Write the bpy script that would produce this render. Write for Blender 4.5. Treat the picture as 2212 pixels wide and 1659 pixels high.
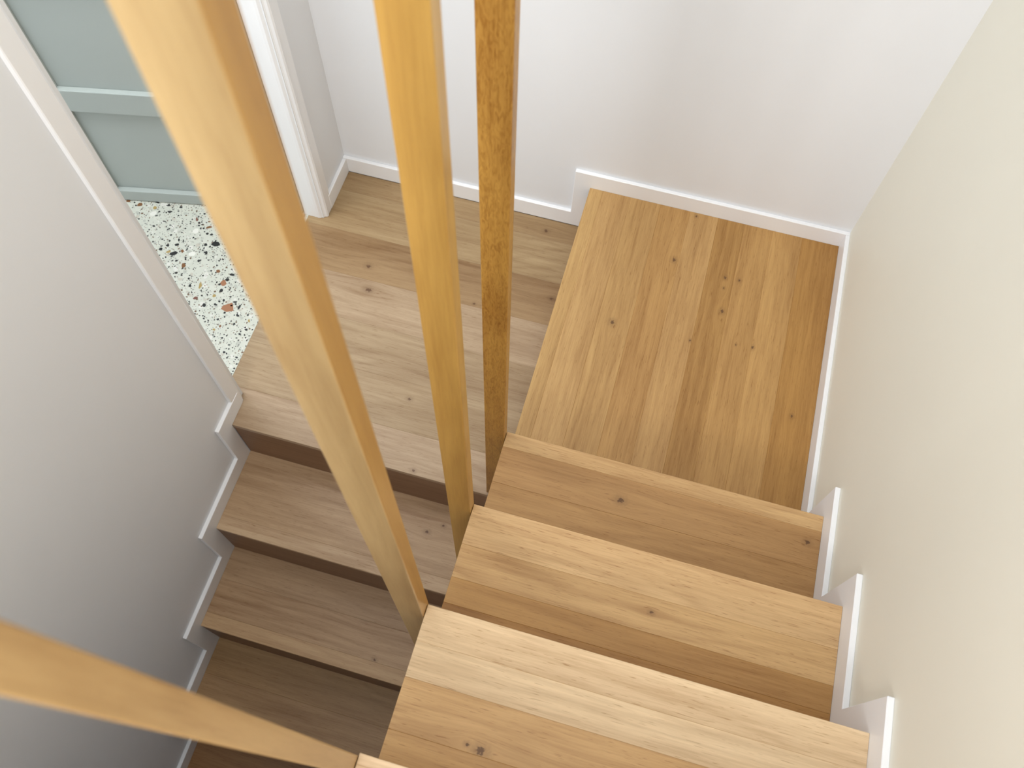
import bpy, bmesh, math, random
from mathutils import Matrix, Vector

for o in list(bpy.data.objects):
    bpy.data.objects.remove(o, do_unlink=True)
S = bpy.context.scene
COL = S.collection
rnd = random.Random(7)

# ------------------------------------------------------------------ camera, world, lights, exposure
cam_d = bpy.data.cameras.new('camera')
cam = bpy.data.objects.new('camera', cam_d)
COL.objects.link(cam)
cam.matrix_world = Matrix((
    (0.9620784367, -0.2518314449, 0.1048141449, 0.1949962861),
    (0.2723059663, 0.8642216311, -0.4230489724, -0.7586948206),
    (0.0159543827, 0.4355478110, 0.9000242008, 2.0691679221),
    (0, 0, 0, 1)))
cam_d.sensor_fit = 'HORIZONTAL'
cam_d.sensor_width = 36.0
cam_d.lens = 1897.169226 / 2212 * 36.0
cam_d.clip_start = 0.02
cam_d.dof.use_dof = True
cam_d.dof.focus_distance = 1.9
cam_d.dof.aperture_fstop = 6.3
S.camera = cam

S.view_settings.view_transform = 'Standard'
S.view_settings.look = 'None'
S.view_settings.gamma = 1.0
S.view_settings.use_curve_mapping = False
S.view_settings.exposure = 0.0

w = bpy.data.worlds.new('daylight')
S.world = w
w.use_nodes = True
w.node_tree.nodes['Background'].inputs[0].default_value = (0.80, 0.88, 1.0, 1)
w.node_tree.nodes['Background'].inputs[1].default_value = 1.0


def area(name, loc, rot, sx, sy, power, col):
    d = bpy.data.lights.new(name, 'AREA')
    d.shape = 'RECTANGLE'
    d.size, d.size_y, d.energy, d.color = sx, sy, power, col
    o = bpy.data.objects.new(name, d)
    o.location, o.rotation_euler = loc, rot
    COL.objects.link(o)
    return o


# daylight through the upstairs window behind the camera (faces the stairs)
area('window_daylight', (-0.30, -2.92, 2.62), (math.radians(90), 0, 0), 0.80, 1.3, 69, (1.0, 0.995, 0.985))
# added overhead fill light, set in an unseen ceiling opening
area('overhead_fill', (0.05, -0.9, 4.13), (0, 0, 0), 1.2, 1.6, 14, (0.82, 0.91, 1.0))
# daylight from the upstairs gallery, through the opening in the upper part of the left wall
area('gallery_daylight', (-1.9, -0.9, 3.25), (0, math.radians(-80), 0), 1.5, 3.0, 40, (1.0, 0.98, 0.96))
# added lamp under the side room ceiling, brightens the door and terrazzo
area('side_room_fill', (-1.35, 0.22, 2.12), (0, 0, 0), 0.9, 0.7, 31, (0.93, 0.97, 1.0))

# ------------------------------------------------------------------ dimensions (metres, z = 0 on the quarter landing)
h = 0.198           # riser
G = 0.24775         # going
XR = 0.7306         # face of the right skirting
XW = XR + 0.012     # right wall
YB = 0.8951         # face of the back skirting
YW = YB + 0.012
XL = -0.7832        # face of the left skirting
XLW = XL - 0.012
Y0 = -0.0327        # nosing of the lower landing
ZL = -h             # lower landing
ZC = 4.15           # ceiling
ZB = -8 * h         # hall floor at the foot of the stairs
YF = -3.0           # front wall


# ------------------------------------------------------------------ materials
def new_mat(name):
    m = bpy.data.materials.new(name)
    m.use_nodes = True
    nt = m.node_tree
    b = nt.nodes['Principled BSDF']
    return m, nt, b, nt.nodes, nt.links


def math_node(N, L, op, a, b=None, c=None, clamp=False):
    n = N.new('ShaderNodeMath')
    n.operation = op
    n.use_clamp = clamp
    for i, v in enumerate((a, b, c)):
        if v is None:
            continue
        if isinstance(v, (int, float)):
            n.inputs[i].default_value = v
        else:
            L.new(v, n.inputs[i])
    return n.outputs[0]


def paint(name, col, rough=0.5, bump=0.04):
    m, nt, b, N, L = new_mat(name)
    tc = N.new('ShaderNodeTexCoord')
    nz = N.new('ShaderNodeTexNoise')
    nz.inputs['Scale'].default_value = 3.0
    nz.inputs['Detail'].default_value = 3
    L.new(tc.outputs['Object'], nz.inputs['Vector'])
    mx = N.new('ShaderNodeMix')
    mx.data_type = 'RGBA'
    mx.inputs[6].default_value = (*[c * 0.97 for c in col], 1)
    mx.inputs[7].default_value = (*[min(1, c * 1.02) for c in col], 1)
    L.new(nz.outputs['Fac'], mx.inputs[0])
    L.new(mx.outputs[2], b.inputs['Base Color'])
    b.inputs['Roughness'].default_value = rough
    if bump:
        n2 = N.new('ShaderNodeTexNoise')
        n2.inputs['Scale'].default_value = 180
        L.new(tc.outputs['Object'], n2.inputs['Vector'])
        bp = N.new('ShaderNodeBump')
        bp.inputs['Strength'].default_value = bump
        bp.inputs['Distance'].default_value = 0.002
        L.new(n2.outputs['Fac'], bp.inputs['Height'])
        L.new(bp.outputs[0], b.inputs['Normal'])
    return m


def wood(name, rough=0.42, band=0.36, fine=0.20, pores=0.42, spec=0.35, curl=0.0, ring=0.17, coat=0.0, stain=0.0, tint=None):
    """Timber with the grain along local X; the plank's own colour is the object's colour, knots sit at its
    knot_a / knot_b / knot_c properties (local x, y, radius)."""
    m, nt, b, N, L = new_mat(name)
    tc = N.new('ShaderNodeTexCoord')
    oi = N.new('ShaderNodeObjectInfo')
    off = N.new('ShaderNodeVectorMath')
    off.operation = 'SCALE'
    off.inputs[0].default_value = (13.1, 7.7, 5.3)
    L.new(oi.outputs['Random'], off.inputs['Scale'])
    knots = []
    pos = tc.outputs['Object']
    # knots bend the grain round themselves
    bend = None
    nzk = N.new('ShaderNodeTexNoise')
    nzk.inputs['Scale'].default_value = 230
    L.new(pos, nzk.inputs['Vector'])
    for k in ('knot_a', 'knot_b', 'knot_c'):
        at = N.new('ShaderNodeAttribute')
        at.attribute_type = 'OBJECT'
        at.attribute_name = k
        sp = N.new('ShaderNodeSeparateXYZ')
        L.new(at.outputs['Vector'], sp.inputs[0])
        pp = N.new('ShaderNodeSeparateXYZ')
        L.new(pos, pp.inputs[0])
        dx = math_node(N, L, 'SUBTRACT', pp.outputs[0], sp.outputs[0])
        dy = math_node(N, L, 'SUBTRACT', pp.outputs[1], sp.outputs[1])
        dxs = math_node(N, L, 'MULTIPLY', dx, 0.75)
        d2 = math_node(N, L, 'ADD', math_node(N, L, 'MULTIPLY', dxs, dxs), math_node(N, L, 'MULTIPLY', dy, dy))
        dd = math_node(N, L, 'SQRT', d2)
        r = math_node(N, L, 'MAXIMUM', sp.outputs[2], 0.0001)
        q = math_node(N, L, 'DIVIDE', dd, r)
        q = math_node(N, L, 'ADD', q, math_node(N, L, 'MULTIPLY', math_node(N, L, 'SUBTRACT', nzk.outputs['Fac'], 0.5), 1.9))
        mr = N.new('ShaderNodeMapRange')
        mr.interpolation_type = 'SMOOTHSTEP'
        mr.inputs[1].default_value = 1.15
        mr.inputs[2].default_value = 0.55
        L.new(q, mr.inputs[0])
        has = math_node(N, L, 'GREATER_THAN', sp.outputs[2], 0.0003)
        halo = N.new('ShaderNodeMapRange')
        halo.interpolation_type = 'SMOOTHSTEP'
        halo.inputs[1].default_value = 3.2
        halo.inputs[2].default_value = 0.8
        L.new(q, halo.inputs[0])
        both = math_node(N, L, 'MAXIMUM', mr.outputs[0], math_node(N, L, 'MULTIPLY', halo.outputs[0], 0.30))
        knots.append(math_node(N, L, 'MULTIPLY', both, has))
        # gaussian bend
        ax = math_node(N, L, 'MULTIPLY', dx, 0.35)
        e2 = math_node(N, L, 'ADD', math_node(N, L, 'MULTIPLY', ax, ax), math_node(N, L, 'MULTIPLY', dy, dy))
        rr = math_node(N, L, 'MULTIPLY', r, 4.0)
        ee = math_node(N, L, 'DIVIDE', e2, math_node(N, L, 'MULTIPLY', rr, rr))
        g = math_node(N, L, 'POWER', 2.718, math_node(N, L, 'MULTIPLY', ee, -1.0))
        g = math_node(N, L, 'MULTIPLY', math_node(N, L, 'MULTIPLY', g, has), math_node(N, L, 'MULTIPLY', dy, 0.8))
        bend = g if bend is None else math_node(N, L, 'ADD', bend, g)
    cb = N.new('ShaderNodeCombineXYZ')
    L.new(bend, cb.inputs[1])
    p0 = N.new('ShaderNodeVectorMath')
    p0.operation = 'SUBTRACT'
    L.new(pos, p0.inputs[0])
    L.new(cb.outputs[0], p0.inputs[1])
    p1 = N.new('ShaderNodeVectorMath')
    p1.operation = 'ADD'
    L.new(p0.outputs[0], p1.inputs[0])
    L.new(off.outputs[0], p1.inputs[1])
    P = p1.outputs[0]

    def noise(sx, sy, det, dist=0.0, rough_=0.5):
        mp = N.new('ShaderNodeMapping')
        mp.inputs['Scale'].default_value = (sx, sy, sy)
        L.new(P, mp.inputs['Vector'])
        n = N.new('ShaderNodeTexNoise')
        n.inputs['Scale'].default_value = 1.0
        n.inputs['Detail'].default_value = det
        n.inputs['Roughness'].default_value = rough_
        n.inputs['Distortion'].default_value = dist
        L.new(mp.outputs[0], n.inputs['Vector'])
        return n.outputs['Fac']

    broad = noise(1.3, 13.0, 3, 0.5)
    mid = noise(4.0, 75.0, 4, 0.3, 0.6)
    fn = noise(14.0, 330.0, 3, 0.2, 0.6)
    pr = noise(38.0, 620.0, 1)
    # growth rings: sine of a slowly warped cross-grain coordinate (gives cathedral figure)
    warp = noise(1.7, 5.0, 2, 0.0, 0.45)
    sp2 = N.new('ShaderNodeSeparateXYZ')
    L.new(P, sp2.inputs[0])
    ph = math_node(N, L, 'ADD', math_node(N, L, 'MULTIPLY', sp2.outputs[1], 150.0), math_node(N, L, 'MULTIPLY', warp, 46.0))
    ph = math_node(N, L, 'ADD', ph, math_node(N, L, 'MULTIPLY', mid, 3.5))
    rg = math_node(N, L, 'MULTIPLY_ADD', math_node(N, L, 'SINE', ph), 0.5, 0.5)
    rg = math_node(N, L, 'POWER', rg, 2.2)
    gate = N.new('ShaderNodeMapRange')
    gate.inputs[1].default_value = 0.42
    gate.inputs[2].default_value = 0.62
    L.new(noise(1.6, 7.0, 1), gate.inputs[0])
    rg = math_node(N, L, 'MULTIPLY', rg, gate.outputs[0])

    def rng(v, a, b_):
        mr = N.new('ShaderNodeMapRange')
        mr.inputs[1].default_value = a
        mr.inputs[2].default_value = b_
        L.new(v, mr.inputs[0])
        return mr.outputs[0]

    dk = math_node(N, L, 'MULTIPLY', rng(broad, 0.35, 0.72), band)
    dk = math_node(N, L, 'MULTIPLY_ADD', rng(mid, 0.40, 0.72), band * 0.75, dk)
    dk = math_node(N, L, 'MULTIPLY_ADD', rng(fn, 0.40, 0.75), fine, dk)
    dk = math_node(N, L, 'MULTIPLY_ADD', rg, ring, dk)
    po = rng(pr, 0.66, 0.74)
    dk = math_node(N, L, 'MULTIPLY_ADD', po, pores, dk)
    if curl:
        mpc = N.new('ShaderNodeMapping')
        mpc.inputs['Scale'].default_value = (42.0, 170.0, 170.0)
        L.new(P, mpc.inputs['Vector'])
        nc = N.new('ShaderNodeTexNoise')
        nc.inputs['Scale'].default_value = 1.0
        nc.inputs['Detail'].default_value = 3
        nc.inputs['Distortion'].default_value = 1.6
        L.new(mpc.outputs[0], nc.inputs['Vector'])
        dk = math_node(N, L, 'MULTIPLY_ADD', rng(nc.outputs['Fac'], 0.42, 0.72), curl, dk)
    if stain:
        dk = math_node(N, L, 'MULTIPLY_ADD', rng(noise(3.2, 6.0, 2, 0.6), 0.38, 0.66), stain, dk)
    dk = math_node(N, L, 'MINIMUM', dk, 0.92)
    base = oi.outputs['Color']
    if tint:
        tn = N.new('ShaderNodeMix')
        tn.data_type = 'RGBA'
        tn.blend_type = 'MULTIPLY'
        tn.inputs[0].default_value = 1.0
        tn.inputs[7].default_value = (*tint, 1)
        L.new(base, tn.inputs[6])
        base = tn.outputs[2]
    # base colour -> deeper, redder colour where the grain is dense
    deep = N.new('ShaderNodeMix')
    deep.data_type = 'RGBA'
    deep.blend_type = 'MULTIPLY'
    deep.inputs[0].default_value = 1.0
    deep.inputs[7].default_value = (0.42, 0.30, 0.19, 1)
    L.new(base, deep.inputs[6])
    mx = N.new('ShaderNodeMix')
    mx.data_type = 'RGBA'
    L.new(dk, mx.inputs[0])
    L.new(base, mx.inputs[6])
    L.new(deep.outputs[2], mx.inputs[7])
    kk = math_node(N, L, 'MAXIMUM', math_node(N, L, 'MAXIMUM', knots[0], knots[1]), knots[2])
    mk = N.new('ShaderNodeMix')
    mk.data_type = 'RGBA'
    mk.inputs[7].default_value = (0.10, 0.045, 0.02, 1)
    L.new(math_node(N, L, 'MULTIPLY', kk, 0.85), mk.inputs[0])
    L.new(mx.outputs[2], mk.inputs[6])
    L.new(mk.outputs[2], b.inputs['Base Color'])
    b.inputs['Roughness'].default_value = rough
    b.inputs['Specular IOR Level'].default_value = spec
    b.inputs['Coat Weight'].default_value = coat
    b.inputs['Coat Roughness'].default_value = 0.25
    return m


def terrazzo(name):
    m, nt, b, N, L = new_mat(name)
    tc = N.new('ShaderNodeTexCoord')
    wn = N.new('ShaderNodeTexNoise')
    wn.inputs['Scale'].default_value = 90
    wn.inputs['Detail'].default_value = 2
    L.new(tc.outputs['Object'], wn.inputs['Vector'])
    va = N.new('ShaderNodeVectorMath')
    va.operation = 'MULTIPLY_ADD'
    va.inputs[1].default_value = (0.008, 0.008, 0.0)
    L.new(wn.outputs['Color'], va.inputs[0])
    L.new(tc.outputs['Object'], va.inputs[2])
    cur = None
    base = N.new('ShaderNodeMix')
    base.data_type = 'RGBA'
    base.inputs[6].default_value = (0.57, 0.59, 0.51, 1)
    base.inputs[7].default_value = (0.67, 0.67, 0.59, 1)
    n0 = N.new('ShaderNodeTexNoise')
    n0.inputs['Scale'].default_value = 40
    n0.inputs['Detail'].default_value = 4
    L.new(tc.outputs['Object'], n0.inputs['Vector'])
    L.new(n0.outputs['Fac'], base.inputs[0])
    cur = base.outputs[2]
    layers = [  # scale, radius, share of cells, ramp
        (70, 0.40, 0.5, [(0.0, (0.66, 0.66, 0.58)), (0.4, (0.50, 0.51, 0.45)), (0.7, (0.72, 0.71, 0.65)), (0.9, (0.56, 0.53, 0.45))]),
        (125, 0.30, 0.30, [(0.0, (0.02, 0.02, 0.02)), (0.55, (0.05, 0.05, 0.045)), (0.75, (0.16, 0.10, 0.06)), (0.9, (0.30, 0.26, 0.20))]),
        (230, 0.28, 0.20, [(0.0, (0.05, 0.05, 0.045)), (0.5, (0.22, 0.22, 0.19)), (0.8, (0.30, 0.20, 0.14))]),
    ]
    for sc, rad, share, ramp in layers:
        v = N.new('ShaderNodeTexVoronoi')
        v.voronoi_dimensions = '2D'
        v.inputs['Scale'].default_value = sc
        L.new(va.outputs[0], v.inputs['Vector'])
        sep = N.new('ShaderNodeSeparateColor')
        L.new(v.outputs['Color'], sep.inputs[0])
        rr = math_node(N, L, 'MULTIPLY', math_node(N, L, 'ADD', sep.outputs[1], 0.35), rad)
        inside = math_node(N, L, 'LESS_THAN', v.outputs['Distance'], rr)
        pick = math_node(N, L, 'LESS_THAN', sep.outputs[0], share)
        f = math_node(N, L, 'MULTIPLY', inside, pick)
        cr = N.new('ShaderNodeValToRGB')
        cr.color_ramp.interpolation = 'CONSTANT'
        e = cr.color_ramp.elements
        while len(e) < len(ramp):
            e.new(0.5)
        for el, (ps, c) in zip(e, ramp):
            el.position = ps
            el.color = (*c, 1)
        L.new(sep.outputs[2], cr.inputs[0])
        mx = N.new('ShaderNodeMix')
        mx.data_type = 'RGBA'
        L.new(f, mx.inputs[0])
        L.new(cur, mx.inputs[6])
        L.new(cr.outputs[0], mx.inputs[7])
        cur = mx.outputs[2]
    L.new(cur, b.inputs['Base Color'])
    b.inputs['Roughness'].default_value = 0.35
    return m


M_WHITE = paint('white_wall_paint', (0.822, 0.836, 0.862), 0.55, 0.0)
M_CREAM = paint('cream_wall_paint', (0.835, 0.805, 0.70), 0.55, 0.0)
M_TRIM = paint('white_gloss_trim_paint', (0.90, 0.90, 0.91), 0.32, 0.0)
M_SAGE = paint('sage_green_paint', (0.455, 0.495, 0.47), 0.4, 0.0)
M_CEIL = paint('ceiling_paint', (0.82, 0.82, 0.81), 0.7, 0.0)
M_OAK = wood('oiled_oak')
M_STRAIGHT = wood('straight_grained_oak', band=0.36, fine=0.26, pores=0.40, ring=0.07)
M_POST = wood('varnished_timber', rough=0.33, band=0.30, fine=0.14, pores=0.12, spec=0.4, ring=0.14, coat=0.15)
M_FIG = wood('figured_varnished_timber', rough=0.35, band=0.28, fine=0.16, pores=0.12, spec=0.4, curl=0.40, ring=0.10, coat=0.15, stain=0.30)
M_POST_SHADE = wood('varnished_timber_shaded_side', rough=0.33, band=0.22, fine=0.14, pores=0.12, spec=0.4, ring=0.12, coat=0.15, tint=(0.92, 0.72, 0.42))  # darker amber copy of the post timber, shade painted into the tint
M_TERR = terrazzo('terrazzo')
CHIP = {}
for key, c in dict(b=(0.018, 0.018, 0.018), n=(0.22, 0.10, 0.04), r=(0.20, 0.085, 0.06), o=(0.42, 0.30, 0.11),
                   t=(0.36, 0.16, 0.08), w=(0.80, 0.79, 0.72), g=(0.50, 0.50, 0.44)).items():
    CHIP[key] = paint('stone_chip_' + key, c, 0.35, 0.0)
M_PUTTY = paint('bare_timber_foot', (0.66, 0.47, 0.34), 0.6, 0.0)
M_METAL, _, _b, _, _ = new_mat('brushed_steel')
_b.inputs['Metallic'].default_value = 1.0
_b.inputs['Base Color'].default_value = (0.62, 0.6, 0.56, 1)
_b.inputs['Roughness'].default_value = 0.35


# ------------------------------------------------------------------ mesh helpers
def link(name, bm, mat, parent=None, loc=(0, 0, 0), rot=(0, 0, 0)):
    me = bpy.data.meshes.new(name)
    bmesh.ops.recalc_face_normals(bm, faces=bm.faces[:])
    bm.to_mesh(me)
    bm.free()
    me.materials.append(mat)
    o = bpy.data.objects.new(name, me)
    COL.objects.link(o)
    o.parent = parent
    o.location, o.rotation_euler = loc, rot
    return o


def add_box(bm, x0, x1, y0, y1, z0, z1):
    vs = [bm.verts.new((x, y, z)) for z in (z0, z1) for y in (y0, y1) for x in (x0, x1)]
    for f in ((0, 2, 3, 1), (4, 5, 7, 6), (0, 1, 5, 4), (2, 6, 7, 3), (0, 4, 6, 2), (1, 3, 7, 5)):
        bm.faces.new([vs[i] for i in f])


def add_prism(bm, pts, lo, hi, axis):
    """Polygon pts extruded along axis ('x': pts are (y,z); 'y': (x,z); 'z': (x,y))."""
    def P(a, b, c):
        return {'x': (c, a, b), 'y': (a, c, b), 'z': (a, b, c)}[axis]
    A = [bm.verts.new(P(a, b, lo)) for a, b in pts]
    B = [bm.verts.new(P(a, b, hi)) for a, b in pts]
    bm.faces.new(A)
    bm.faces.new(list(reversed(B)))
    n = len(pts)
    for i in range(n):
        bm.faces.new((A[i], A[(i + 1) % n], B[(i + 1) % n], B[i]))


def bevel(bm, r, seg=1):
    bmesh.ops.recalc_face_normals(bm, faces=bm.faces[:])
    bmesh.ops.bevel(bm, geom=[e for e in bm.edges if e.calc_face_angle(0) > 0.3], offset=r, segments=seg,
                    affect='EDGES', profile=0.5)


def box(name, x0, x1, y0, y1, z0, z1, mat, parent=None, r=0.0):
    bm = bmesh.new()
    add_box(bm, x0, x1, y0, y1, z0, z1)
    if r:
        bevel(bm, r)
    return link(name, bm, mat, parent)


def structure(o, label):
    o['kind'] = 'structure'
    o['label'] = label
    return o


def empty(name, loc, label, cat, group=None):
    o = bpy.data.objects.new(name, None)
    o.empty_display_size = 0.1
    COL.objects.link(o)
    o.location = loc
    o['label'], o['category'] = label, cat
    if group:
        o['group'] = group
    return o


def srgb(r, g, b):
    f = lambda c: (c / 255 / 12.92) if c <= 10 else ((c / 255 + 0.055) / 1.055) ** 2.4
    return (f(r), f(g), f(b), 1.0)


def knotted(o, knots):
    for k in ('knot_a', 'knot_b', 'knot_c'):
        o[k] = (50.0, 50.0, 0.0)
    for k, v in zip(('knot_a', 'knot_b', 'knot_c'), knots):
        o[k] = tuple(float(q) for q in v)


def stave(name, x0, x1, y0, y1, z0, z1, col, parent, along='x', knots=(), r=0.0006, mat=None, pts=None):
    """A board with its grain along local X. Its origin sits at its own centre; world knots become local ones."""
    cx, cy = (x0 + x1) / 2, (y0 + y1) / 2
    bm = bmesh.new()
    rot = (0, 0, 0)
    if pts:
        add_prism(bm, [(a - cx, b - cy) for a, b in pts], z0, z1, 'z')
    elif along == 'x':
        add_box(bm, x0 - cx, x1 - cx, y0 - cy, y1 - cy, z0, z1)
    else:
        add_box(bm, y0 - cy, y1 - cy, x0 - cx, x1 - cx, z0, z1)
        rot = (0, 0, math.pi / 2)
    if r:
        bevel(bm, r)
    o = link(name, bm, mat or M_OAK, parent, (cx, cy, 0), rot)
    o.color = col
    loc = []
    for kx, ky, kr in knots:
        dx, dy = kx - cx, ky - cy
        loc.append((dx, dy, kr) if along == 'x' else (dy, -dx, kr))
    knotted(o, loc)
    return o


# ------------------------------------------------------------------ room shell
structure(box('wall_right', XW, XW + 0.12, YF - 0.12, YW + 0.12, ZB, ZC, M_CREAM),
          'cream painted wall beside the upper flight')
structure(box('wall_back', XLW - 0.12, XW, YW, YW + 0.12, ZB, ZC, M_WHITE),
          'white painted wall behind both landings')
bm = bmesh.new()
DN, DF, DH = 0.066, 0.700, ZL + 2.06      # door opening near, far, head
add_box(bm, XLW - 0.06, XLW, YF - 0.12, DN, ZB, 2.35)
add_box(bm, XLW - 0.06, XLW, DF, YW, ZB, 2.35)
add_box(bm, XLW - 0.06, XLW, DN, DF, ZB, ZL - 0.03)
add_box(bm, XLW - 0.06, XLW, DN, DF, DH, 2.35)
add_box(bm, XLW - 0.06, XLW, YF - 0.12, -2.5, 2.35, ZC)
add_box(bm, XLW - 0.06, XLW, 0.6, YW, 2.35, ZC)
add_box(bm, XLW - 0.06, XLW, -2.5, 0.6, 4.0, ZC)
structure(link('wall_left', bm, M_WHITE), 'white painted wall with the doorway beside the lower flight')
bm = bmesh.new()
add_box(bm, XLW, XW, YF - 0.12, YF, ZB, 1.95)
add_box(bm, XLW, XW, YF - 0.12, YF, 3.30, ZC)
add_box(bm, XLW, -0.70, YF - 0.12, YF, 1.95, 3.30)
add_box(bm, 0.12, XW, YF - 0.12, YF, 1.95, 3.30)
structure(link('wall_front', bm, M_WHITE), 'white wall with the upstairs window behind the viewer')
bm = bmesh.new()
add_box(bm, XLW - 0.06, XW, YF - 0.12, -1.75, ZC, ZC + 0.1)
add_box(bm, XLW - 0.06, XW, -0.05, YW, ZC, ZC + 0.1)
add_box(bm, XLW - 0.06, -0.60, -1.75, -0.05, ZC, ZC + 0.1)
add_box(bm, 0.70, XW, -1.75, -0.05, ZC, ZC + 0.1)
structure(link('ceiling', bm, M_CEIL), 'white ceiling with an added light opening over the stairs')
structure(box('floor', XLW, XW, YF, Y0 - 6 * G - 0.02, ZB - 0.1, ZB, M_OAK), 'timber hall floor at the foot of the stairs').color = srgb(190, 155, 115)
o = structure(box('floor', XLW, XW, YF, -7 * G - 0.2, 9 * h - 0.25, 8 * h - 0.002, M_OAK), 'timber floor at the head of the upper flight')
o.color = srgb(215, 180, 130)

# room behind the doorway: terrazzo floor, walls, ceiling
XT = -0.845                                # edge between terrazzo and timber
tz = bmesh.new()
add_box(tz, -2.5, XLW - 0.06, -1.3, 1.3, ZL - 0.06, ZL)
add_box(tz, XLW - 0.06, XT, DN, DF, ZL - 0.06, ZL)
terr = structure(link('floor', tz, M_TERR), 'pale terrazzo floor with black and brown stone chips seen through the doorway')
structure(box('wall_side_room', -2.6, -2.5, -1.4, 1.4, ZL - 0.06, 2.25, M_WHITE), 'white far wall of the side room')
bm = bmesh.new()
add_box(bm, -2.5, XLW - 0.06, 1.3, 1.4, ZL - 0.06, 2.25)
add_box(bm, -2.5, XLW - 0.06, -1.4, -1.3, ZL - 0.06, 2.25)
structure(link('wall_side_room', bm, M_WHITE), 'white end walls of the side room')
structure(box('ceiling', -2.5, XLW - 0.06, -1.3, 1.3, 2.15, 2.25, M_CEIL), 'white ceiling of the side room')

# inlaid stone chips large enough to pick apart
CHIPS = [(-1.409, 0.587, 0.0116, 0.009, 'n'), (-1.368, 0.583, 0.0139, 0.0103, 'n'), (-1.318, 0.585, 0.0093, 0.009, 'o'), (-1.319, 0.607, 0.0116, 0.0046, 'b'), (-1.28, 0.607, 0.0081, 0.0057, 'b'), (-1.24, 0.611, 0.007, 0.0065, 'b'), (-1.266, 0.585, 0.0116, 0.0065, 'b'), (-1.298, 0.576, 0.0046, 0.0052, 'b'), (-1.299, 0.559, 0.0081, 0.0039, 'b'), (-1.26, 0.595, 0.0042, 0.0031, 'b'), (-1.173, 0.582, 0.0058, 0.0129, 'r'), (-1.16, 0.572, 0.0058, 0.0052, 'b'), (-1.149, 0.569, 0.007, 0.0039, 'b'), (-1.124, 0.565, 0.0151, 0.0065, 'n'), (-1.159, 0.608, 0.0058, 0.0052, 'b'), (-1.119, 0.541, 0.007, 0.0065, 'b'), (-1.105, 0.542, 0.0081, 0.0065, 'b'), (-1.224, 0.505, 0.0058, 0.0046, 'b'), (-1.193, 0.495, 0.0046, 0.009, 'b'), (-1.078, 0.513, 0.0209, 0.0155, 'b'), (-1.107, 0.502, 0.0081, 0.0077, 'b'), (-1.191, 0.478, 0.0104, 0.0077, 'b'), (-1.217, 0.467, 0.0081, 0.0077, 'b'), (-1.232, 0.448, 0.0093, 0.0077, 'b'), (-1.205, 0.446, 0.0104, 0.0065, 'o'), (-1.187, 0.445, 0.0174, 0.0103, 'b'), (-1.092, 0.475, 0.0058, 0.0116, 'b'), (-1.165, 0.46, 0.007, 0.009, 'n'), (-1.167, 0.423, 0.007, 0.0052, 'b'), (-1.143, 0.436, 0.0058, 0.0065, 'b'), (-1.102, 0.442, 0.0058, 0.0077, 'b'), (-1.14, 0.413, 0.0093, 0.0129, 'n'), (-1.03, 0.424, 0.0093, 0.0103, 'n'), (-1.149, 0.382, 0.0081, 0.0057, 'b'), (-0.986, 0.424, 0.0128, 0.0057, 'b'), (-0.992, 0.403, 0.0093, 0.0077, 'b'), (-0.998, 0.389, 0.0139, 0.0142, 't'), (-1.104, 0.374, 0.0058, 0.0057, 'b'), (-1.007, 0.381, 0.0058, 0.0065, 'b'), (-1.09, 0.352, 0.007, 0.009, 'b'), (-1.061, 0.361, 0.0074, 0.0207, 'o'), (-0.993, 0.363, 0.0081, 0.0103, 'b'), (-1.006, 0.34, 0.0104, 0.009, 'o'), (-0.957, 0.35, 0.0058, 0.0052, 'b'), (-1.055, 0.317, 0.0116, 0.0072, 'r'), (-0.983, 0.326, 0.0058, 0.0052, 'b'), (-0.972, 0.333, 0.0058, 0.0065, 'b'), (-1.021, 0.301, 0.0081, 0.009, 'b'), (-0.937, 0.337, 0.0104, 0.0057, 'b'), (-0.95, 0.313, 0.0301, 0.0232, 't'), (-0.918, 0.324, 0.0058, 0.0129, 'b'), (-0.991, 0.313, 0.007, 0.0052, 'b'), (-1.29, 0.521, 0.007, 0.0052, 'b'), (-1.24, 0.525, 0.0046, 0.0046, 'b'), (-1.264, 0.547, 0.0046, 0.0036, 'b'), (-1.192, 0.54, 0.0046, 0.0039, 'b'), (-1.132, 0.585, 0.007, 0.0046, 'n'), (-1.312, 0.564, 0.0174, 0.0129, 'w'), (-1.158, 0.54, 0.0162, 0.0155, 'w'), (-1.204, 0.523, 0.0093, 0.0077, 'g'), (-1.132, 0.46, 0.0162, 0.0129, 'w'), (-0.899, 0.172, 0.0064, 0.0057, 'b'), (-0.85, 0.131, 0.0051, 0.0043, 'b'), (-0.884, 0.157, 0.0051, 0.0036, 'b'), (-0.858, 0.166, 0.0064, 0.0043, 'b'), (-0.962, 0.268, 0.0064, 0.0057, 'b'), (-0.91, 0.266, 0.0064, 0.0071, 'b'), (-0.924, 0.214, 0.0051, 0.0057, 'b'), (-0.88, 0.24, 0.0064, 0.0057, 'b'), (-0.895, 0.198, 0.0051, 0.0043, 'b'), (-0.868, 0.259, 0.0064, 0.0057, 'b'), (-0.959, 0.233, 0.0077, 0.0057, 'o'), (-0.946, 0.248, 0.0051, 0.0071, 'n'), (-0.943, 0.323, 0.0051, 0.0043, 'b'), (-0.952, 0.294, 0.0051, 0.0057, 'b'), (-0.911, 0.296, 0.0077, 0.0057, 'b'), (-0.872, 0.289, 0.0051, 0.0086, 'o')]
cr = random.Random(3)
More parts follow.
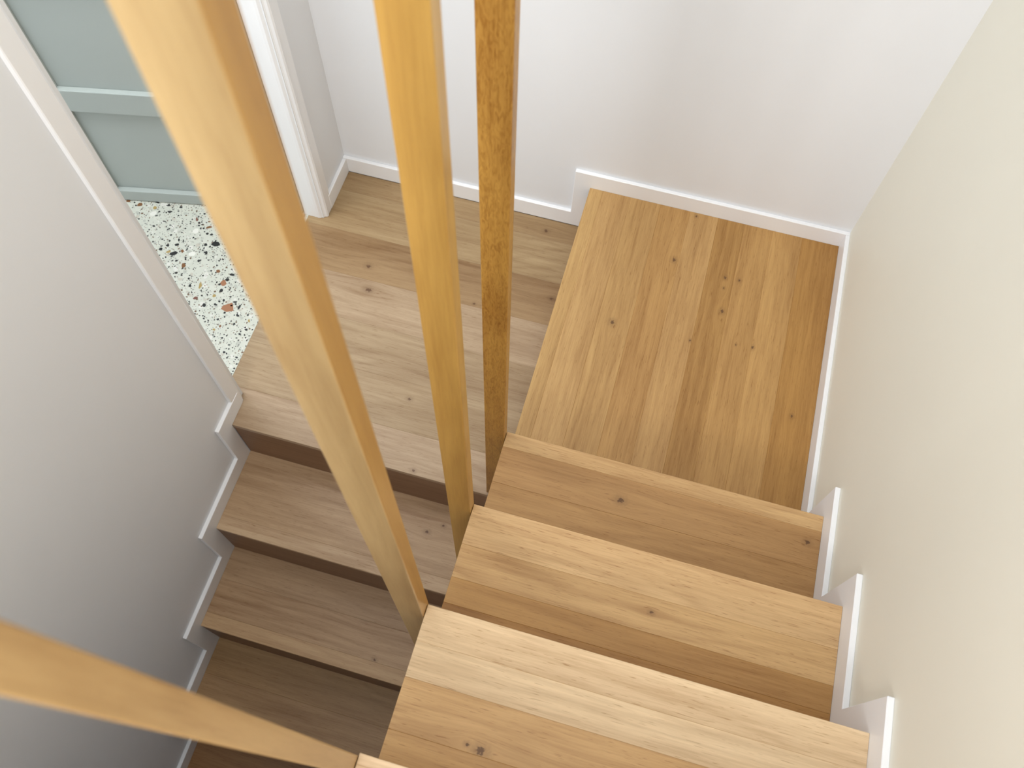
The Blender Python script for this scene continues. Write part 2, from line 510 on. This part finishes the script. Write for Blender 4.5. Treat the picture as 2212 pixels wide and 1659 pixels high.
for cx, cy, cl, cw, kind in CHIPS:
    bm = bmesh.new()
    n = cr.choice((5, 6, 6, 7))
    pts = []
    for i in range(n):
        a = 2 * math.pi * (i + cr.uniform(-0.25, 0.25)) / n
        k = cr.uniform(0.75, 1.1) / 2
        pts.append((math.cos(a) * cl * k * 1.5, math.sin(a) * cw * k * 1.5))
    add_prism(bm, pts, -0.002, 0.00025, 'z')
    link('stone_chip', bm, CHIP[kind], terr, (cx, cy, ZL), (0, 0, cr.uniform(-0.35, 0.35) + 0.27))

# ------------------------------------------------------------------ lower landing (timber boards along x)
fl = structure(box('floor', XLW, 0.0, Y0 + 0.02, YW, ZL - 0.05, ZL - 0.016, M_OAK), 'oak boarded lower landing at the doorway')
fl.color = srgb(196, 166, 130)
bounds = [Y0, 0.082, 0.228, 0.376, 0.522, 0.672, 0.820, YB]
cols = [srgb(185, 161, 133), srgb(179, 156, 124), srgb(176, 153, 122), srgb(183, 159, 130), srgb(163, 134, 98), srgb(174, 149, 112), srgb(168, 141, 104)]
kn = {0: [(-0.2566, -0.0215, 0.004)], 1: [(-0.335, 0.18, 0.0045)], 3: [(-0.571, 0.489, 0.007)], 4: [(-0.600, 0.569, 0.006), (-0.0326, 0.615, 0.0045), (-0.251, 0.532, 0.0035)],
      6: [(-0.1106, 0.8495, 0.005)]}
for i in range(7):
    a, b = bounds[i], bounds[i + 1]
    x1 = 0.0
    if DN < a and b < DF:
        pts = [(XT, a), (x1, a), (x1, b), (XT, b)]
    elif a < DN < b:
        pts = [(XLW, a), (x1, a), (x1, b), (XT, b), (XT, DN), (XLW, DN)]
    elif a < DF < b:
        pts = [(XT, a), (x1, a), (x1, b), (XLW, b), (XLW, DF), (XT, DF)]
    else:
        pts = [(XLW, a), (x1, a), (x1, b), (XLW, b)]
    stave('plank', XT, x1, a, b, ZL - 0.016, ZL, cols[i], fl, 'x', kn.get(i, ()), pts=pts)

# ------------------------------------------------------------------ upper flight with its quarter landing
up = empty('staircase', (0.36, 0.45, 0), 'golden oak upper flight with quarter landing rising along the cream wall', 'staircase')
UP0 = up.location.copy()


def child(parent, o):
    """Parent without moving: parts are authored in world coordinates under an Empty at the thing's base."""
    o.parent = parent
    o.matrix_parent_inverse = Matrix.Translation(-parent.location)
    return o


def part_box(name, x0, x1, y0, y1, z0, z1, mat, thing, col=None, r=0.0):
    o = child(thing, box(name, x0, x1, y0, y1, z0, z1, mat, None, r))
    if col:
        o.color = col
    return o


OAKD = srgb(200, 160, 108)
land = part_box('landing', 0.0, XR, 0.02, YB, -0.05, -0.012, M_OAK, up, OAKD)
xb = [0.0, 0.040, 0.1235, 0.213, 0.300, 0.383, 0.460, 0.5415, 0.627, XR]
lc = [(200, 162, 106), (203, 164, 109), (200, 161, 105), (194, 152, 95), (198, 158, 103), (187, 145, 86), (193, 151, 93), (194, 152, 94), (181, 136, 75)]  # right-hand planks darkened, painting in shade toward the wall corner
lk = {2: [(0.1646, 0.4694, 0.0055)], 3: [(0.2873, 0.7157, 0.0051)], 4: [(0.379, 0.473, 0.0026), (0.3204, 0.883, 0.0030)],
      5: [(0.4362, 0.6982, 0.0038), (0.438, 0.6628, 0.0026), (0.4466, 0.5875, 0.0047)],
      6: [(0.4752, 0.70, 0.0034), (0.500, 0.495, 0.0021)], 7: [(0.544, 0.4993, 0.0038)], 8: [(0.6743, 0.3273, 0.0034)]}
for i in range(9):
    stave('plank', xb[i], xb[i + 1], 0.0, YB, -0.012, 0.0, srgb(*lc[i]), land, 'y', lk.get(i, ()), mat=M_STRAIGHT)
part_box('riser', 0.0, 0.02, 0.0, YB, ZL, -0.0125, M_OAK, up, OAKD)

TOPS = {  # strip tones include painted light: higher treads paler, shaded rear strips darker
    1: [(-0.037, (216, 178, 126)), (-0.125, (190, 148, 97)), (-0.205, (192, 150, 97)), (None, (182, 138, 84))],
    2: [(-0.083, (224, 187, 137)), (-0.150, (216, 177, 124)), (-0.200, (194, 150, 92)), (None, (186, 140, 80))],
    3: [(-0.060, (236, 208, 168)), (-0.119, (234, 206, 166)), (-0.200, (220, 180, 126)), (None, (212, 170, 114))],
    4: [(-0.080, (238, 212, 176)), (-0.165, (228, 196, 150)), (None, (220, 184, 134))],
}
TK = {1: {1: [(0.2875, -0.089, 0.006), (0.7029, -0.0693, 0.0045)]},
      2: {1: [(0.3826, -0.1112, 0.003)]},
      3: {3: [(0.1478, -0.2050, 0.006), (0.126, -0.201, 0.003)]}}
TK[3] = {2: [(0.1478, -0.1922, 0.006), (0.126, -0.189, 0.0025)]}
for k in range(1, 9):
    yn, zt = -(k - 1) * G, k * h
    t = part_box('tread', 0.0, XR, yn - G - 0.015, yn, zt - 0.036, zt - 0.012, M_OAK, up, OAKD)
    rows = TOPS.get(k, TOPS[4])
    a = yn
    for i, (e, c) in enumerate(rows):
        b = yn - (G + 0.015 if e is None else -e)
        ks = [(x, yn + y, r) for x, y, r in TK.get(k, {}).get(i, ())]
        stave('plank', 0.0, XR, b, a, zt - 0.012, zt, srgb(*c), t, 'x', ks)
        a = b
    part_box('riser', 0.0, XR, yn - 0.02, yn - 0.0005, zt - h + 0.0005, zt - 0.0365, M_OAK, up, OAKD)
bm = bmesh.new()                                      # closed string between the two flights
prof = [(YB, ZL - 0.05), (0.02, ZL - 0.05), (-8 * G, 7 * h - 0.30), (-8 * G, 8 * h - 0.04)]
for k in range(8, 0, -1):
    prof += [(-(k - 1) * G - 0.021, k * h - 0.037), (-(k - 1) * G - 0.021, (k - 1) * h - 0.037 if k > 1 else -0.051)]
prof += [(YB, -0.051)]
add_prism(bm, prof, 0.021, 0.045, 'x')
child(up, link('string', bm, M_OAK)).color = OAKD
# wall that closes the space under the upper flight
bm = bmesh.new()
add_prism(bm, [(YW, ZB), (YW, ZL - 0.055), (0.0, ZL - 0.055), (-8 * G, 7 * h - 0.31), (YF, 7 * h - 0.31), (YF, ZB)], 0.021, 0.10, 'x')
structure(link('wall_under_stairs', bm, M_WHITE), 'white wall closing the space under the upper flight')

# ------------------------------------------------------------------ lower flight
low = empty('staircase', (-0.39, -0.6, ZB), 'shaded oak lower flight descending beside the grey-lit left wall', 'staircase')
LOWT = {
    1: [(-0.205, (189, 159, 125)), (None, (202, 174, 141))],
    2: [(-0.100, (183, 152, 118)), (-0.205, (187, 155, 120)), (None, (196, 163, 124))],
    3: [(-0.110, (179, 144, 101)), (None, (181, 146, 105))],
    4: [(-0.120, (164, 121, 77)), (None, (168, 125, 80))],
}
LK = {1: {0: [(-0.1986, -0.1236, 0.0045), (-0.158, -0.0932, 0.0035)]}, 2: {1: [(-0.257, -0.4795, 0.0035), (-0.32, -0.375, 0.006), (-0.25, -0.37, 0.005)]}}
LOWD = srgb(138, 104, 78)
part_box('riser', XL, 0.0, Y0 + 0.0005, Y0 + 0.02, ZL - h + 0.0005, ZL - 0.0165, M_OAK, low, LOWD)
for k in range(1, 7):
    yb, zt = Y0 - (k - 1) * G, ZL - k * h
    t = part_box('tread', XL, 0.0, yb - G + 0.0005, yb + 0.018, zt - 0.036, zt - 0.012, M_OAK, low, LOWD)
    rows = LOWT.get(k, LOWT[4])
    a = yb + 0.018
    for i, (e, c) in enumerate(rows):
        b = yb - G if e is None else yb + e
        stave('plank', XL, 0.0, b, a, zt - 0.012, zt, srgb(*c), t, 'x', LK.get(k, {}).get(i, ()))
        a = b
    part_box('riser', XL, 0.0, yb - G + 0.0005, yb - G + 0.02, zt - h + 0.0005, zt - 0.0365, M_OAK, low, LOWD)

# ------------------------------------------------------------------ skirting boards (saw-toothed up and down the stairs)
SH, SV = 0.0575, 0.052
# right
pts = [(YB, -0.10), (YB, 0.056), (SV, 0.056)]
for k in range(1, 8):
    yn = -(k - 1) * G + SV
    pts += [(yn, k * h + SH), (yn - G, k * h + SH)]
pts += [(-7 * G + SV, 8 * h + SH), (-8 * G, 8 * h + SH), (-8 * G, 7 * h - 0.2), (0.0, -0.10)]
bm = bmesh.new()
add_prism(bm, pts, XR + 0.0002, XW, 'x')
bevel(bm, 0.0012)
structure(link('baseboard_right', bm, M_TRIM), 'white saw-toothed skirting up the cream wall')
# left, down the lower flight
pts = [(0.041, ZL + 0.0005), (0.041, ZL + 0.062)]   # ends over the architrave
for k in range(0, 7):
    yn = Y0 - k * G - SV
    zt = ZL - k * h
    pts += [(yn, zt + 0.062), (yn, zt - h + 0.062)]
pts += [(Y0 - 7 * G, ZL - 7 * h + 0.062), (Y0 - 7 * G, ZB), (Y0 - 6 * G, ZB), (Y0 - 0.0006, ZL - 0.3), (Y0 - 0.0006, ZL + 0.0005)]
bm = bmesh.new()
add_prism(bm, pts, XLW, XL - 0.0002, 'x')
bevel(bm, 0.0012)
structure(link('baseboard_left', bm, M_TRIM), 'white saw-toothed skirting down the left wall')
# left, short piece between the doorway and the back wall
bm = bmesh.new()
add_box(bm, XLW, XL - 0.0002, 0.742, YB, ZL + 0.0005, ZL + 0.062)
bevel(bm, 0.0012)
structure(link('baseboard_left', bm, M_TRIM), 'short white skirting between doorway and back wall')
# back, stepping up from the lower landing to the quarter landing
bm = bmesh.new()
add_prism(bm, [(XLW, ZL + 0.0005), (XLW, ZL + 0.064), (-0.049, ZL + 0.064), (-0.049, 0.0565), (XW, 0.0565), (XW, -0.02), (0.0, ZL + 0.0005)],
          YB + 0.0002, YW, 'y')
bevel(bm, 0.0012)
structure(link('baseboard_back', bm, M_TRIM), 'white skirting stepping up along the back wall')

# ------------------------------------------------------------------ doorway: linings, architraves, door leaf
ZT = ZL + 2.04
bm = bmesh.new()                                        # far architrave with a moulded inner edge, and the lining behind it
add_prism(bm, [(XLW + 0.0002, 0.757), (XLW + 0.006, 0.757), (XLW + 0.0105, 0.750), (XLW + 0.0105, 0.718), (XLW + 0.013, 0.712), (XLW + 0.010, 0.707),
               (XLW + 0.004, 0.705), (XLW - 0.002, 0.701), (XLW - 0.010, 0.6955), (XLW - 0.018, 0.6945), (XLW - 0.018, 0.6995), (XLW + 0.0002, 0.7005)], ZL + 0.001, ZT, 'z')
trim_far = structure(link('trim_1', bm, M_TRIM), 'white moulded architrave on the hinge side of the doorway')
box('lining', -0.856, XLW - 0.018, 0.6955, 0.6995, ZL + 0.001, ZT, M_TRIM, trim_far)
foot = box('jamb_foot', -0.8635, -0.8555, 0.684, 0.694, ZL + 0.0002, ZL + 0.008, M_PUTTY, trim_far, 0.002)
foot['label'] = 'bare timber block at the foot of the jamb'
bm = bmesh.new()
add_prism(bm, [(XLW + 0.0002, 0.006), (XLW + 0.009, 0.006), (XLW + 0.0105, 0.008), (XLW + 0.0105, 0.0455), (XLW + 0.0002, 0.0575), (XLW - 0.004, 0.0645),
               (XLW - 0.010, 0.067), (XLW + 0.0002, 0.0665)][:7], ZL + 0.001, ZT, 'z')
trim_near = structure(link('trim_2', bm, M_TRIM), 'white architrave on the near side of the doorway')
box('lining', -0.856, XLW - 0.011, 0.0665, 0.0700, ZL + 0.001, ZT, M_TRIM, trim_near)
bm = bmesh.new()
add_box(bm, XLW + 0.0002, XLW + 0.0105, 0.006, 0.757, ZT, ZT + 0.055)
trim_head = structure(link('trim_3', bm, M_TRIM), 'white architrave over the doorway')

door = empty('door_1', (-0.858, 0.7034, ZL), 'open sage green door with horizontal rails beyond the doorway', 'door')
door['kind'] = 'structure'
del door['category']
door.rotation_euler = (0, 0, math.radians(180 + 11.827))
# local x runs along the leaf away from the hinge, local y towards -normal; front face (towards the stairs) at y = 0
LW, LH = 0.628, 2.02
PB = 0.017      # rails stand this far proud of the panel


def dpart(name, x0, x1, y0, y1, z0, z1, r=0.0015):
    bm = bmesh.new()
    add_box(bm, x0, x1, y0, y1, z0, z1)
    if r:
        bevel(bm, r)
    return link(name, bm, M_SAGE, door)


FS = 1          # the side of the leaf that faces the stairs is local +y
for a, b in ((0.003, 0.049), (0.393, 0.472), (0.822, 0.900), (1.250, 1.328), (1.94, 2.02)):
    dpart('rail', 0.006, LW, -PB, 0.0, a, b)
dpart('panel', 0.004, LW, -0.040, -PB - 0.0001, 0.003, LH, 0.0)
for a, b in ((0.049, 0.393), (0.472, 0.822), (0.900, 1.250), (1.328, 1.94)):
    for s0, s1 in ((0.006, 0.048), (LW - 0.047, LW)):
        dpart('stile', s0, s1, -PB, 0.0, a + 0.0002, b - 0.0002)
for zz in (0.25, 1.75):
    bm = bmesh.new()
    bmesh.ops.create_cone(bm, cap_ends=True, segments=16, radius1=0.006, radius2=0.006, depth=0.09)
    hg = link('hinge', bm, M_METAL, door, (-0.003, -0.046, zz))
    hg['label'] = 'steel door hinge knuckle'

# ------------------------------------------------------------------ timber posts fixed to the open side of the upper flight
POSTS = [   # step, timber, colour, front and back face (local y), lean, label
    (1, M_FIG, (207, 160, 80), -0.0255, -0.001, 0.0065, 'figured brown timber post beside the first step, rightmost of the four'),
    (2, M_POST, (205, 163, 88), -0.0250, -0.001, 0.0062, 'golden timber post beside the second step'),
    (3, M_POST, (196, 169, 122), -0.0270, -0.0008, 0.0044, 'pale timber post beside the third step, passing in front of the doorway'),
    (4, M_POST, (194, 161, 113), -0.0280, -0.0025, -0.0008, 'timber post crossing the lower left, beside the fourth step'),
]
for k, mat, c, ya, yb_, lean, lab in POSTS:
    zb = ZL - (k - 1) * h
    Lp = ZC - zb - 0.012
    bm = bmesh.new()
    add_box(bm, 0.0, Lp, ya, yb_, 0.0, 0.0462)       # local x = up, local y = world y, local z = world -x
    bevel(bm, 0.0018, 2)
    o = link('timber_post', bm, mat, None, (-0.001, -(k - 1) * G, zb + 0.0005), (0, 0, 0))
    o.rotation_euler = (Matrix.Rotation(-lean, 4, 'X') @ Matrix.Rotation(-math.pi / 2, 4, 'Y')).to_euler()
    o.color = srgb(*c)
    if k == 3:                      # side shade painted in: sides take a darker amber tint than the front
        o.data.materials.append(M_POST_SHADE)
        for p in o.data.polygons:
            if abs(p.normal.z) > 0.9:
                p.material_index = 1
    knotted(o, ())
    o['label'], o['category'], o['group'] = lab, 'post', 'timber posts along the open side of the stairs'
